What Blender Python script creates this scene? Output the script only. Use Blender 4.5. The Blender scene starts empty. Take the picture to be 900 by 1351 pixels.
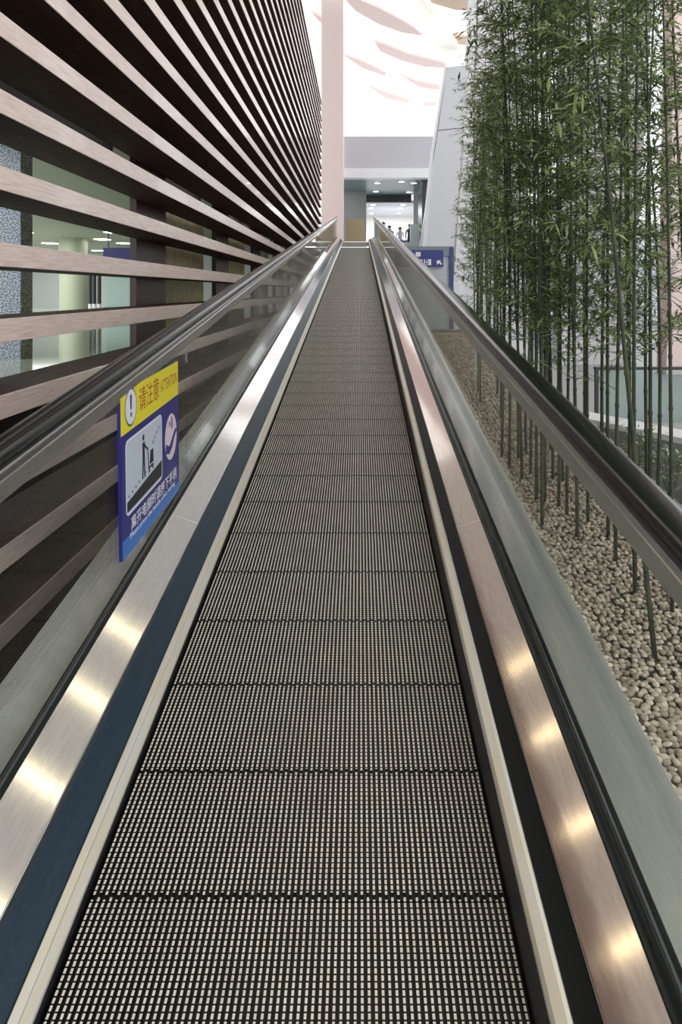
import bpy, bmesh, math, random
from mathutils import Vector, Matrix
random.seed(7)
R = random.Random(11)
SC = bpy.context.scene
COL = SC.collection

# ------------------------------------------------------------------ camera, world, lights, exposure
F = 985.0            # focal length in pixels of the 900 x 1351 frame
PX, PY = 474.0, 384.0
EZ = 1.675           # eye height over the belt
S = 0.1198           # rise of the walkway
cam = bpy.data.cameras.new('camera')
cam.sensor_fit = 'HORIZONTAL'; cam.sensor_width = 36.0
cam.lens = 36.0 * F / 900.0
cam.shift_x = -(PX - 450.0) / 900.0
cam.shift_y = (PY - 675.5) / 900.0
cam.clip_start = 0.02; cam.clip_end = 500
co = bpy.data.objects.new('camera', cam); COL.objects.link(co)
co.location = (0, 0, EZ); co.rotation_euler = (math.radians(90), 0, 0)
SC.camera = co

wd = bpy.data.worlds.new('overcast_sky'); SC.world = wd; wd.use_nodes = True
bg = wd.node_tree.nodes['Background']
bg.inputs[0].default_value = (0.96, 0.975, 1.0, 1); bg.inputs[1].default_value = 1.35
SC.view_settings.view_transform = 'Standard'; SC.view_settings.look = 'None'
SC.view_settings.exposure = 0.45; SC.view_settings.gamma = 1.0
SC.view_settings.use_curve_mapping = False

# ------------------------------------------------------------------ materials
def mat(name, col=(.5, .5, .5), rough=.5, metal=0., spec=.5, emit=None, es=1., noise=None, bump=None, coat=0.):
    m = bpy.data.materials.new(name); m.use_nodes = True
    nt = m.node_tree; p = nt.nodes['Principled BSDF']
    p.inputs['Base Color'].default_value = (*col, 1)
    p.inputs['Roughness'].default_value = rough
    p.inputs['Metallic'].default_value = metal
    p.inputs['Specular IOR Level'].default_value = spec
    p.inputs['Coat Weight'].default_value = coat
    if emit:
        p.inputs['Emission Color'].default_value = (*emit, 1); p.inputs['Emission Strength'].default_value = es
    tc = nt.nodes.new('ShaderNodeTexCoord')
    def tex(scale, sc, detail=4):
        mp = nt.nodes.new('ShaderNodeMapping'); mp.inputs['Scale'].default_value = scale
        nt.links.new(tc.outputs['Object'], mp.inputs[0])
        n = nt.nodes.new('ShaderNodeTexNoise'); n.inputs['Scale'].default_value = sc
        n.inputs['Detail'].default_value = detail
        nt.links.new(mp.outputs[0], n.inputs['Vector']); return n
    if noise:   # (scale vec, scale, colour2, lo, hi)
        n = tex(noise[0], noise[1]); r = nt.nodes.new('ShaderNodeValToRGB')
        r.color_ramp.elements[0].position = noise[3]; r.color_ramp.elements[1].position = noise[4]
        r.color_ramp.elements[0].color = (*col, 1); r.color_ramp.elements[1].color = (*noise[2], 1)
        nt.links.new(n.outputs['Fac'], r.inputs[0]); nt.links.new(r.outputs[0], p.inputs['Base Color'])
    if bump:    # (scale vec, scale, strength, distance)
        n = tex(bump[0], bump[1], 3); b = nt.nodes.new('ShaderNodeBump')
        b.inputs['Strength'].default_value = bump[2]; b.inputs['Distance'].default_value = bump[3]
        nt.links.new(n.outputs['Fac'], b.inputs['Height']); nt.links.new(b.outputs[0], p.inputs['Normal'])
    return m

def glass_mat(name, tint, f0=.04, rough=.0):
    m = bpy.data.materials.new(name); m.use_nodes = True; nt = m.node_tree; nt.nodes.clear()
    o = nt.nodes.new('ShaderNodeOutputMaterial'); mx = nt.nodes.new('ShaderNodeMixShader')
    t = nt.nodes.new('ShaderNodeBsdfTransparent'); t.inputs[0].default_value = (*tint, 1)
    g = nt.nodes.new('ShaderNodeBsdfGlossy'); g.inputs['Roughness'].default_value = rough
    lw = nt.nodes.new('ShaderNodeLayerWeight'); lw.inputs[0].default_value = .5
    pw = nt.nodes.new('ShaderNodeMath'); pw.operation = 'POWER'; pw.inputs[1].default_value = 7
    ma = nt.nodes.new('ShaderNodeMath'); ma.operation = 'MULTIPLY_ADD'; ma.inputs[1].default_value = 1 - f0; ma.inputs[2].default_value = f0
    nt.links.new(lw.outputs['Facing'], pw.inputs[0]); nt.links.new(pw.outputs[0], ma.inputs[0])
    nt.links.new(ma.outputs[0], mx.inputs[0]); nt.links.new(t.outputs[0], mx.inputs[1]); nt.links.new(g.outputs[0], mx.inputs[2])
    nt.links.new(mx.outputs[0], o.inputs[0]); return m

M = {}
M['steel'] = mat('brushed_steel', (.76, .75, .74), .085, 1., bump=((3, 1.2, 3), 2, .10, .004), noise=((40, .4, 40), 3, (.66, .65, .64), .35, .7))
M['steel_brown_reflect'] = mat('deck_steel_brown_reflection', (.62, .53, .48), .085, 1., bump=((3, 1.2, 3), 2, .10, .004), noise=((40, .4, 40), 3, (.54, .45, .41), .35, .7))  # brown reflection of the wooden wall put into the steel colour
M['outer_steel'] = mat('outer_deck_steel', (.70, .72, .70), .22, .55, bump=((3, 1.2, 3), 2, .10, .004), noise=((40, .4, 40), 3, (.62, .64, .62), .35, .7))
M['strip'] = mat('polished_strip', (.70, .63, .50), .35, .35, noise=((8, .5, 8), 4, (.7, .66, .6), .4, .6))
M['rail_steel'] = mat('rail_steel', (.78, .79, .81), .2, 1.)
M['recess'] = mat('sky_tinted_recess', (.012, .028, .045), .38, 0, .3, noise=((60, 2, 60), 8, (.022, .045, .07), .4, .7))  # left black band, bluish sky reflection put into its colour
M['recess_r'] = mat('black_recess', (.010, .012, .012), .4, 0, .25)
M['black'] = mat('black_rubber', (.008, .008, .009), .45)
M['gasket'] = mat('gasket_rubber', (.01, .015, .014), .18, 0, .6)
M['handrail'] = mat('handrail_rubber', (.007, .008, .009), .16, 0, .5, bump=((6, 1.2, 6), 3, .12, .003))
M['pallet'] = mat('pallet_groove', (.010, .010, .010), .5)
M['tooth'] = mat('pallet_tooth', (.95, .89, .77), .45, .1, noise=((3, 3, 3), 3, (.78, .72, .63), .35, .7))
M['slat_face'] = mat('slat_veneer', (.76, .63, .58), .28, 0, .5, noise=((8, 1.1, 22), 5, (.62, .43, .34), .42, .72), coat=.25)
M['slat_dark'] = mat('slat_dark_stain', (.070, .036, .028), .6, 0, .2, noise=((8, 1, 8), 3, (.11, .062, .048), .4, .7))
M['post_wood'] = mat('post_wine_wood', (.045, .018, .014), .30, 0, .5, noise=((14, 14, .8), 4, (.075, .032, .024), .4, .7))
M['olive'] = mat('olive_panel', (.50, .43, .20), .4, 0, .5, noise=((2, 2, 3), 3, (.38, .32, .15), .4, .65))
M['backing'] = mat('brown_backing', (.045, .028, .024), .5)
M['glass'] = glass_mat('balustrade_glass', (.96, .98, .97))
M['glass2'] = glass_mat('hall_glass', (.82, .92, .90))
M['white'] = mat('white_panel', (.88, .87, .91), .45)
M['white_bright'] = mat('white_edge', (.88, .89, .92), .4)
M['grey_fin'] = mat('grey_panel', (.76, .77, .80), .45)
M['pink'] = mat('pink_plaster', (.80, .64, .62), .6)
M['bulk'] = mat('bulkhead_grey', (.58, .58, .62), .6)
M['dark'] = mat('dark_metal', (.03, .035, .04), .4)
M['grey'] = mat('grey_wall', (.28, .30, .29), .6)
M['teal'] = mat('teal_soffit', (.20, .26, .27), .35)
M['cream'] = mat('cream_wall', (.8, .77, .73), .6)
M['bronze'] = mat('bronze_panel', (.33, .27, .15), .35, .3)
M['lamp'] = mat('lamp_glow', (1, 1, 1), .5, emit=(1, .97, .9), es=9)
M['warm'] = mat('warm_lamp_glow', (1, 1, 1), .5, emit=(1, .86, .50), es=9)
M['coffer'] = mat('hall_light_glow', (1, 1, 1), .5, emit=(1, .98, .94), es=5)
M['soffit'] = mat('louvre_soffit', (.80, .62, .58), .6)
M['soffit_tan'] = mat('louvre_soffit_tan', (.72, .53, .40), .6)
M['blue'] = mat('sign_blue', (.012, .03, .22), .35)
M['blue2'] = mat('sign_light_blue', (.03, .17, .55), .35)
M['yellow'] = mat('sign_yellow', (.85, .74, .02), .35)
M['redbrown'] = mat('sign_red_print', (.42, .10, .02), .4)
M['navy'] = mat('sign_navy', (.02, .02, .20), .35)
M['print_white'] = mat('print_white', (.82, .82, .86), .4)
M['print_pale'] = mat('print_pale', (.55, .62, .72), .4)
M['print_black'] = mat('print_black', (.012, .012, .015), .4)
M['print_pink'] = mat('print_pink', (.80, .66, .74), .4)
M['blueframe'] = mat('blue_frame', (.03, .05, .22), .35)
M['pale'] = mat('pale_panel', (.60, .66, .68), .35)
M['floor'] = mat('stone_floor', (.50, .53, .54), .16, 0, .5, noise=((1, 1, 1), .6, (.42, .45, .46), .4, .6))
M['overceil'] = mat('warm_ceiling', (.74, .69, .66), .6)
M['ground'] = mat('lower_ground', (.34, .35, .35), .5)
M['hallfloor'] = mat('polished_hall_floor', (.42, .46, .38), .06, 0, .6)
M['curb'] = mat('grey_curb', (.22, .21, .19), .6, noise=((3, 3, 3), 4, (.30, .29, .26), .4, .7))
M['curbtop'] = mat('pale_curb_top', (.70, .71, .72), .4)
M['soil'] = mat('bed_soil', (.05, .045, .038), .9)
M['hallwall'] = mat('pale_hall_wall', (.74, .78, .80), .5)
M['hallceil'] = mat('hall_ceiling', (.44, .46, .40), .5)
M['hallcol'] = mat('olive_column', (.50, .53, .42), .35)
M['teal_edge'] = mat('teal_edge', (.10, .35, .30), .3)
M['stem'] = mat('culm_green', (.020, .030, .014), .6, noise=((6, 6, 2), 4, (.055, .062, .022), .4, .7))
M['skin'] = mat('skin', (.52, .33, .25), .5)
M['cloth'] = mat('dark_cloth', (.02, .022, .028), .8)
M['cloth2'] = mat('light_cloth', (.6, .6, .62), .8)
M['trunk'] = mat('truss_cladding', (.16, .13, .11), .4, .5)
M['pot'] = mat('pot_dark', (.05, .05, .05), .4)

def leaf_mat(name, c1, c2, c3):
    m = bpy.data.materials.new(name); m.use_nodes = True; nt = m.node_tree; p = nt.nodes['Principled BSDF']
    g = nt.nodes.new('ShaderNodeNewGeometry'); r = nt.nodes.new('ShaderNodeValToRGB')
    e = r.color_ramp.elements; e[0].color = (*c1, 1); e[1].color = (*c3, 1); e[1].position = 1
    x = e.new(.6); x.color = (*c2, 1)
    nt.links.new(g.outputs['Random Per Island'], r.inputs[0]); nt.links.new(r.outputs[0], p.inputs['Base Color'])
    p.inputs['Roughness'].default_value = .4
    t = nt.nodes.new('ShaderNodeBsdfTranslucent'); nt.links.new(r.outputs[0], t.inputs[0])
    mx = nt.nodes.new('ShaderNodeMixShader'); mx.inputs[0].default_value = .25
    nt.links.new(p.outputs[0], mx.inputs[1]); nt.links.new(t.outputs[0], mx.inputs[2])
    nt.links.new(mx.outputs[0], nt.nodes['Material Output'].inputs[0]); return m
M['leaf'] = leaf_mat('bamboo_leaf', (.055, .085, .04), (.19, .27, .10), (.52, .62, .26))
M['leaf2'] = leaf_mat('plant_leaf', (.03, .10, .03), (.10, .22, .06), (.6, .7, .55))

def pebble_mat():
    m = bpy.data.materials.new('tan_pebble'); m.use_nodes = True; nt = m.node_tree; p = nt.nodes['Principled BSDF']
    g = nt.nodes.new('ShaderNodeNewGeometry'); oi = nt.nodes.new('ShaderNodeObjectInfo')
    ad = nt.nodes.new('ShaderNodeMath'); ad.operation = 'ADD'; fr = nt.nodes.new('ShaderNodeMath'); fr.operation = 'FRACT'
    nt.links.new(g.outputs['Random Per Island'], ad.inputs[0]); nt.links.new(oi.outputs['Random'], ad.inputs[1]); nt.links.new(ad.outputs[0], fr.inputs[0])
    r = nt.nodes.new('ShaderNodeValToRGB'); e = r.color_ramp.elements
    e[0].color = (.30, .24, .17, 1); e[1].color = (.74, .65, .51, 1); x = e.new(.5); x.color = (.50, .42, .31, 1)
    nt.links.new(fr.outputs[0], r.inputs[0]); nt.links.new(r.outputs[0], p.inputs['Base Color']); p.inputs['Roughness'].default_value = .6
    return m
M['pebble'] = pebble_mat()

def granite_mat():
    m = mat('speckled_granite', (.3, .32, .38), .3); nt = m.node_tree; p = nt.nodes['Principled BSDF']
    tc = nt.nodes.new('ShaderNodeTexCoord'); v = nt.nodes.new('ShaderNodeTexNoise'); v.inputs['Scale'].default_value = 70; v.inputs['Detail'].default_value = 6
    nt.links.new(tc.outputs['Object'], v.inputs['Vector']); r = nt.nodes.new('ShaderNodeValToRGB'); e = r.color_ramp.elements
    e[0].position = .42; e[0].color = (.05, .06, .10, 1); e[1].position = .60; e[1].color = (.60, .66, .80, 1)
    nt.links.new(v.outputs['Fac'], r.inputs[0]); nt.links.new(r.outputs[0], p.inputs['Base Color']); return m
M['granite'] = granite_mat()

def roof_mat():
    m = bpy.data.materials.new('translucent_roof'); m.use_nodes = True; nt = m.node_tree; nt.nodes.clear()
    o = nt.nodes.new('ShaderNodeOutputMaterial'); a = nt.nodes.new('ShaderNodeBsdfTranslucent'); b = nt.nodes.new('ShaderNodeBsdfDiffuse')
    a.inputs[0].default_value = (.98, .97, .94, 1); b.inputs[0].default_value = (.95, .93, .9, 1)
    mx = nt.nodes.new('ShaderNodeMixShader'); mx.inputs[0].default_value = .35
    nt.links.new(a.outputs[0], mx.inputs[1]); nt.links.new(b.outputs[0], mx.inputs[2]); nt.links.new(mx.outputs[0], o.inputs[0]); return m
M['roof'] = roof_mat()

# ------------------------------------------------------------------ helpers
def W(x, y, h): return (x, y, S * y + h)                       # point relative to the belt plane
def at(px, py, Y): return Vector(((px - PX) * Y / F, Y, EZ + (PY - py) * Y / F))

class MB:
    def __init__(s): s.v = []; s.f = []; s.mi = []
    def add(s, vs, fs, mi=0):
        o = len(s.v); s.v += [tuple(v) for v in vs]; s.f += [tuple(i + o for i in f) for f in fs]; s.mi += [mi] * len(fs)
    def box(s, x0, x1, y0, y1, z0, z1, mi=0):
        s.add([(x0,y0,z0),(x1,y0,z0),(x1,y1,z0),(x0,y1,z0),(x0,y0,z1),(x1,y0,z1),(x1,y1,z1),(x0,y1,z1)],
              [(0,3,2,1),(4,5,6,7),(0,1,5,4),(1,2,6,5),(2,3,7,6),(3,0,4,7)], mi)
    def sbox(s, x0, x1, y0, y1, h0, h1, mi=0):                 # box that follows the incline
        s.prof([(x0,h0),(x1,h0),(x1,h1),(x0,h1)], y0, y1, mi)
    def prof(s, pts, y0, y1, mi=0, nseg=1):                    # closed profile (x,h) run along the incline
        n = len(pts); ring = []
        for k in range(nseg + 1):
            y = y0 + (y1 - y0) * k / nseg; ring += [W(x, y, h) for x, h in pts]
        fs = []
        for k in range(nseg):
            for i in range(n):
                j = (i + 1) % n; fs.append((k*n+i, k*n+j, (k+1)*n+j, (k+1)*n+i))
        fs.append(tuple(range(n - 1, -1, -1))); fs.append(tuple(nseg*n + i for i in range(n)))
        s.add(ring, fs, mi)
    def prism(s, pts, d, mi=0):                                # polygon of 3-D points pushed along d
        n = len(pts); d = Vector(d); a = [Vector(p) for p in pts]; b = [p + d for p in a]
        s.add(a + b, [tuple(range(n)), tuple(range(2*n-1, n-1, -1))] + [(i, i+n, (i+1)%n+n, (i+1)%n) for i in range(n)], mi)
    def tube(s, pts, rs, n=6, mi=0, cap=True):
        pts = [Vector(p) for p in pts]; vs = []; fs = []
        for k, p in enumerate(pts):
            d = (pts[min(k+1, len(pts)-1)] - pts[max(k-1, 0)]).normalized()
            u = d.orthogonal().normalized() if k == 0 else (u - d * u.dot(d)).normalized()
            w = d.cross(u)
            for i in range(n):
                a = 2*math.pi*i/n; vs.append(p + (u*math.cos(a) + w*math.sin(a)) * rs[k])
        for k in range(len(pts)-1):
            for i in range(n):
                j = (i+1) % n; fs.append((k*n+i, k*n+j, (k+1)*n+j, (k+1)*n+i))
        if cap: fs.append(tuple(range(n-1, -1, -1))); fs.append(tuple((len(pts)-1)*n+i for i in range(n)))
        s.add(vs, fs, mi)
    def build(s, name, mats, parent=None, smooth=False, bevel=0, label=None, fix=True):
        me = bpy.data.meshes.new(name)
        off = Vector((0, 0, 0))
        if parent is not None: off = wloc(parent)
        me.from_pydata([(v[0]-off.x, v[1]-off.y, v[2]-off.z) for v in s.v], [], s.f)
        for m in (mats if isinstance(mats, (list, tuple)) else [mats]): me.materials.append(M[m] if isinstance(m, str) else m)
        me.polygons.foreach_set('material_index', s.mi)
        if fix:
            bm = bmesh.new(); bm.from_mesh(me); bmesh.ops.recalc_face_normals(bm, faces=bm.faces); bm.to_mesh(me); bm.free()
        if smooth: me.polygons.foreach_set('use_smooth', [True] * len(me.polygons))
        o = bpy.data.objects.new(name, me); COL.objects.link(o)
        if parent is not None: o.parent = parent
        if bevel:
            b = o.modifiers.new('bevel', 'BEVEL'); b.width = bevel; b.segments = 2; b.limit_method = 'ANGLE'
        if label: o['label'] = label
        return o
def wloc(o):
    v = Vector((0, 0, 0))
    while o is not None: v += o.location; o = o.parent
    return v
def tag(o, label=None, cat=None, group=None, kind=None):
    if label: o['label'] = label
    if cat: o['category'] = cat
    if group: o['group'] = group
    if kind: o['kind'] = kind
    return o
def empty(name, loc, label=None, cat=None, group=None, kind=None):
    o = bpy.data.objects.new(name, None); COL.objects.link(o); o.location = loc; o.empty_display_size = .1
    return tag(o, label, cat, group, kind)
def copy_obj(o, parent=None, loc=None):
    c = o.copy(); COL.objects.link(c)
    if parent is not None: c.parent = parent
    if loc is not None: c.location = loc
    return c
def copy_tree(o, parent=None):
    c = copy_obj(o, parent)
    for ch in o.children: copy_tree(ch, c)
    return c
def solid(name, x0, x1, y0, y1, z0, z1, m, parent=None, kind=None, label=None, bevel=0):
    b = MB(); b.box(x0, x1, y0, y1, z0, z1); o = b.build(name, m, parent, bevel=bevel, label=label)
    if kind: o['kind'] = kind
    return o

YA, YB = -0.9, 31.0          # run of the walkway
# ------------------------------------------------------------------ ground floor
f = MB(); f.box(-14, 30, -6, 60, -.25, 0.0); f.build('floor', 'ground')['kind'] = 'structure'

# ------------------------------------------------------------------ moving walkway
walk = empty('moving_walkway', W(-.148, 0, 0), 'long inclined moving walkway with ribbed metal pallets, steel decks and glass balustrades', 'walkway')
XL, XR = -.648, .352
# truss under the belt
t = MB(); t.sbox(-1.06, .76, YA, YB, -.75, -.09); t.build('truss_cladding', 'trunk', walk)
# pallets
PITCH = .3945
first_joint = 1.80 - 7 * PITCH
NC, NR = 68, 26
def pallet_meshes():
    b = MB(); b.sbox(XL, XR, .003, PITCH - .003, -.05, -.013)
    body = b.build('pallet', 'pallet', None)
    c = MB(); pc = (XR - XL) / NC; pr = PITCH / NR
    for i in range(NC):
        x = XL + pc * (i + .5); sh = .003 if i % 2 else -.003
        # continuous low rib under the teeth
        y0, y1 = sh + .006, PITCH + sh - .006
        w = .0028
        vs = [W(x-w,y0,-.013),W(x+w,y0,-.013),W(x+w,y1,-.013),W(x-w,y1,-.013),W(x-w,y0,-.009),W(x+w,y0,-.009),W(x+w,y1,-.009),W(x-w,y1,-.009)]
        c.add(vs, [(4,5,6,7),(0,1,5,4),(1,2,6,5),(2,3,7,6),(3,0,4,7)], 1)
        for j in range(NR):
            ya = pr * j + .0021 + (.005 + sh if j == 0 else 0); yb = pr * (j+1) - .0016 + (sh - .004 if j == NR-1 else 0)
            vs = [W(x-w,ya,-.009),W(x+w,ya,-.009),W(x+w,yb,-.009),W(x-w,yb,-.009),W(x-w,ya,0),W(x+w,ya,0),W(x+w,yb,0),W(x-w,yb,0)]
            c.add(vs, [(4,5,6,7)], 0); c.f += [tuple(q + len(c.v) - 8 for q in f_) for f_ in ((0,1,5,4),(1,2,6,5),(2,3,7,6),(3,0,4,7))]; c.mi += [1]*4
    teeth = c.build('tread_teeth', ['tooth', 'pallet'], None, fix=False)
    teeth['kind'] = 'stuff'; teeth['label'] = 'rows of pale metal teeth'
    teeth.parent = body
    return body
pal = pallet_meshes()
off = -wloc(walk)
npal = int((26.9 - first_joint) / PITCH) + 1
k = 0
while True:
    y = first_joint + k * PITCH
    if y + PITCH > YB + .1: break
    p = pal if k == 0 else copy_obj(pal)
    if k:
        for ch in pal.children: copy_obj(ch, p)
    p.parent = walk; p.location = Vector((0, y, S * y)) + off
    k += 1
# comb strips at the top
for i, yy in enumerate((27.2, 30.9)):
    b = MB(); b.sbox(-.66, .365, yy, yy + .22, .002, .02); b.build('comb_plate', 'steel', walk)

# cross-section pieces : points are (X, D), h = EZ - D
def P(l): return [(x, EZ - d) for x, d in l]
left = dict(
    skirt=P([(-.6535,1.70),(-.662,1.70),(-.662,1.665),(-.6550,1.648)]),
    strip=P([(-.6545,1.650),(-.6555,1.643),(-.672,1.622),(-.6745,1.624),(-.689,1.608),(-.692,1.612),(-.690,1.64),(-.67,1.665)]),
    recess=P([(-.6905,1.616),(-.730,1.578),(-.768,1.545),(-.79,1.60),(-.70,1.65)]),
    deck=P([(-.760,1.550),(-.7615,1.524),(-.764,1.522),(-.888,1.480),(-.888,1.56),(-.77,1.60)]),
    gasket=P([(-.886,1.484),(-.890,1.470),(-.898,1.452),(-.906,1.446),(-.9055,1.52),(-.886,1.52)]),
    outer=P([(-.920,1.468),(-1.078,1.448),(-1.078,1.60),(-.920,1.60)]))
right = dict(
    skirt=P([(.3565,1.70),(.366,1.70),(.366,1.55),(.3585,1.55)]),
    strip=P([(.359,1.556),(.361,1.543),(.367,1.536),(.390,1.534),(.400,1.538),(.404,1.548),(.404,1.58),(.362,1.58)]),
    recess=P([(.402,1.575),(.461,1.548),(.47,1.60),(.41,1.62)]),
    deck=P([(.459,1.556),(.4585,1.542),(.4610,1.538),(.573,1.505),(.573,1.58),(.462,1.60)]),
    gasket=P([(.571,1.509),(.574,1.494),(.588,1.474),(.603,1.466),(.6045,1.52),(.571,1.53)]),
    outer=P([(.618,1.468),(.776,1.444),(.776,1.60),(.618,1.60)]))
names = dict(skirt=('skirt_panel','black',None), strip=('skirt_trim','strip','bright metal trim strip'), recess=('skirting_band','recess','dark glossy band'),
             deck=('inner_deck_panel','steel','brushed steel inner deck'), gasket=('glass_gasket','gasket',None), outer=('outer_deck_panel','outer_steel','brushed steel outer deck'))
for side in (left, right):
    for key, (nm, mt, lb) in names.items():
        if side is right: mt = {'recess': 'recess_r'}.get(key, mt); mt = 'steel_brown_reflect' if key == 'deck' else mt
        if side is right and key == 'deck': lb = 'steel inner deck with the brown wall reflection in its colour'
        if key in ('deck', 'outer'):
            ys = [YA, 0.05, 3.53, 7.0, 10.5, 14.0, 17.5, 21.0, 24.5, 28.0, YB] if key == 'deck' else [YA, .4, 3.87, 7.3, 10.8, 14.3, 17.8, 21.3, 24.8, 28.3, YB]
            for a, b_ in zip(ys, ys[1:]):
                m_ = MB(); m_.prof(side[key], a + .002, b_ - .002); m_.build(nm, mt, walk, label=lb, bevel=.0012)
        else:
            m_ = MB(); m_.prof(side[key], YA, YB, nseg=16)
            m_.build(nm, mt, walk, label=lb, smooth=(key == 'gasket'), bevel=(.001 if key == 'strip' else 0))
# glass panes, handrails
for sg, gx in ((-1, -.912), (1, .611)):
    gy = [YA] + [.94 + 3.0 * i for i in range(0, 11)]
    for a, b_ in zip(gy, gy[1:]):
        m_ = MB(); m_.sbox(gx - .006, gx + .006, a + .003, min(b_, YB) - .003, EZ - 1.52, EZ - .72)
        m_.build('glass_pane', 'glass', walk)
    # rail guide (stepped steel section) ; inner side faces the belt
    def mx(l): return [(gx - sg * d, EZ - D) for d, D in l]
    guide = mx([(.036,.645),(.040,.662),(.036,.668),(.024,.670),(.024,.692),(.026,.697),(.018,.752),(.010,.756),(-.010,.756),(-.018,.752),(-.026,.697),(-.024,.692),(-.024,.670),(-.036,.668),(-.040,.662),(-.036,.645)])
    m_ = MB(); m_.prof(guide, YA, YB, nseg=4); m_.build('rail_guide', 'rail_steel', walk, bevel=.0015, label='stepped steel rail guide')
    rub = []
    for a in range(0, 181, 15):
        t_ = math.radians(a); rub.append((.046 * math.copysign(abs(math.cos(t_)) ** .55, math.cos(t_)), .636 - .026 * math.sin(t_) ** .8 if a not in (0, 180) else .636))
    rub += [(-.046,.648),(-.041,.654),(-.036,.648),(.036,.648),(.041,.654),(.046,.648)]
    m_ = MB(); m_.prof(mx(rub), YA, YB, nseg=60); o = m_.build('handrail', 'handrail', walk, smooth=True, label='black rubber handrail')
    o.modifiers.new('es', 'EDGE_SPLIT').split_angle = math.radians(50)

# ------------------------------------------------------------------ landing and white fascia at the top
zl = S * YB
b = MB(); b.box(-.66, 9, YB + .02, 62, zl - .5, zl); b.build('floor', 'floor')['kind'] = 'structure'
solid('trim_1', .9, 3.55, YB + 1.0, YB + 1.25, zl - .9, EZ + (PY - 321) * 32.1 / F, 'white', kind='structure')

# ------------------------------------------------------------------ left slatted screen
XW = -1.40; DT = .30; PS = .2998
wall = empty('wall_left', (XW, 0, 0), kind='structure')
k0 = -5; kn = 25
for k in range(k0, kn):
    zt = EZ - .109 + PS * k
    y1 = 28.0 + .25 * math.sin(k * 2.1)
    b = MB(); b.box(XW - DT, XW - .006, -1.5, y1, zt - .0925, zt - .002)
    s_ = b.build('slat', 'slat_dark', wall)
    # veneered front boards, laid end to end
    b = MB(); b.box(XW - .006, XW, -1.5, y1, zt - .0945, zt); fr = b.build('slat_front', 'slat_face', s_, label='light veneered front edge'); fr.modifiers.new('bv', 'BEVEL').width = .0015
# posts behind
for i in range(8):
    y0 = 2.56 + 3.2 * i
    solid('post', -1.77, -1.72, y0, y0 + .88, -.2 + max(0, .12*y0-1), EZ + 7.4, 'post_wood', wall, label='dark wine brown post behind the slats')
# backing boards above, olive panels between the farther posts
for i in range(7):
    y0 = 2.56 + 3.2 * i + .88
    solid('backing_board', -1.93, -1.90, y0 - (1.7 if i == 0 else 0), y0 + 2.32, EZ + .80, EZ + 7.4, 'backing', wall)
    if i >= 1: solid('infill_panel', -1.90, -1.87, y0, y0 + 2.32, EZ - 1.2, EZ + .79, 'olive', wall, label='olive infill panel')
solid('backing_board', -2.02, -1.98, 25.8, 28.0, EZ - 1, EZ + 7.4, 'backing', wall)

# ------------------------------------------------------------------ hall seen through the slats
zf = EZ - .75
b = MB(); b.box(-26, -2.25, .5, 36, zf - .3, zf); b.build('floor', 'hallfloor')['kind'] = 'structure'
b = MB(); b.box(-26, -2.0, -1, 36, EZ + 1.75, EZ + 1.95); b.build('ceiling', 'hallceil')['kind'] = 'structure'
b = MB(); b.box(-26, -2.2, 35.0, 35.3, zf, EZ + 1.75); wb = b.build('wall_back', 'hallwall'); wb['kind'] = 'structure'
b = MB(); b.box(-2.24, -2.16, .5, 36, -.2, zf - .001); b.build('trim_2', 'backing')['kind'] = 'structure'
g = solid('granite_pillar', -4.9, -3.72, 8.2, 8.5, zf, EZ + 1.75, 'granite')
tag(g, 'square pillar clad in speckled blue grey granite, behind the slats at the left edge', 'pillar')
b = MB(); yc = 25; xc = (97 - PX) * yc / F
b.tube([(xc, yc, zf), (xc, yc, zf + .12), (xc, yc, zf + .13), (xc, yc, EZ + 1.75)], [.50, .50, .46, .46], 32)
o = b.build('round_column', 'hallcol', smooth=True); o.modifiers.new('es', 'EDGE_SPLIT').split_angle = math.radians(40)
tag(o, 'round pale olive column standing in the hall behind the slats', 'column')
b = MB(); a0 = at(136, 343, 17.2); a1 = at(178, 327, 17.2); b.box(a0.x, a1.x, 17.2, 17.35, a0.z, a1.z)
b.tube([(a0.x+.1,17.27,a1.z),(a0.x+.1,17.27,EZ+1.76)],[.012,.012],6); b.tube([(a1.x-.1,17.27,a1.z),(a1.x-.1,17.27,EZ+1.76)],[.012,.012],6)
o = b.build('hanging_sign_panel', 'navy'); tag(o, 'dark blue sign panel hanging in the hall behind the slats', 'sign')
for xx, wh in ((119, 'leftmost'), (124.5, 'middle'), (131, 'rightmost')):
    p0 = at(xx, 404, 24); e = empty('hall_post', (p0.x, 24, zf), wh + ' of three slim black posts with white foot bands, in the hall behind the slats', 'post', 'black posts in the hall')
    sc = p0.x
    b = MB(); b.tube([(sc,24,zf),(sc,24,zf+.10)], [.07,.06], 12); b.build('base', 'dark', e)
    b = MB(); b.tube([(sc,24,zf+.10),(sc,24,zf+.34)], [.055,.055], 12); b.build('foot_band', 'print_white', e, label='white foot band')
    b = MB(); b.tube([(sc,24,zf+.34),(sc,24,zf+1.35)], [.06,.06], 12); b.build('shaft', 'dark', e)
e = empty('glass_counter', (at(154, 404, 22).x, 22, zf), 'low dark plinth with a teal glass edge on the hall floor behind the slats', 'counter')
a0 = at(137, 404, 22); a1 = at(176, 398, 22)
b = MB(); b.box(a0.x, a1.x, 22, 22.5, zf, zf + .20); b.build('plinth', 'dark', e)
b = MB(); b.box(a0.x, a1.x, 22, 22.5, zf + .20, zf + .27); b.build('glass_edge', 'teal_edge', e, label='teal glass edge')
b = MB(); b.box(a0.x + .02, a1.x - .02, 22.2, 22.22, zf + .27, zf + 1.2); b.build('glass_pane', 'glass2', e)
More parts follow.
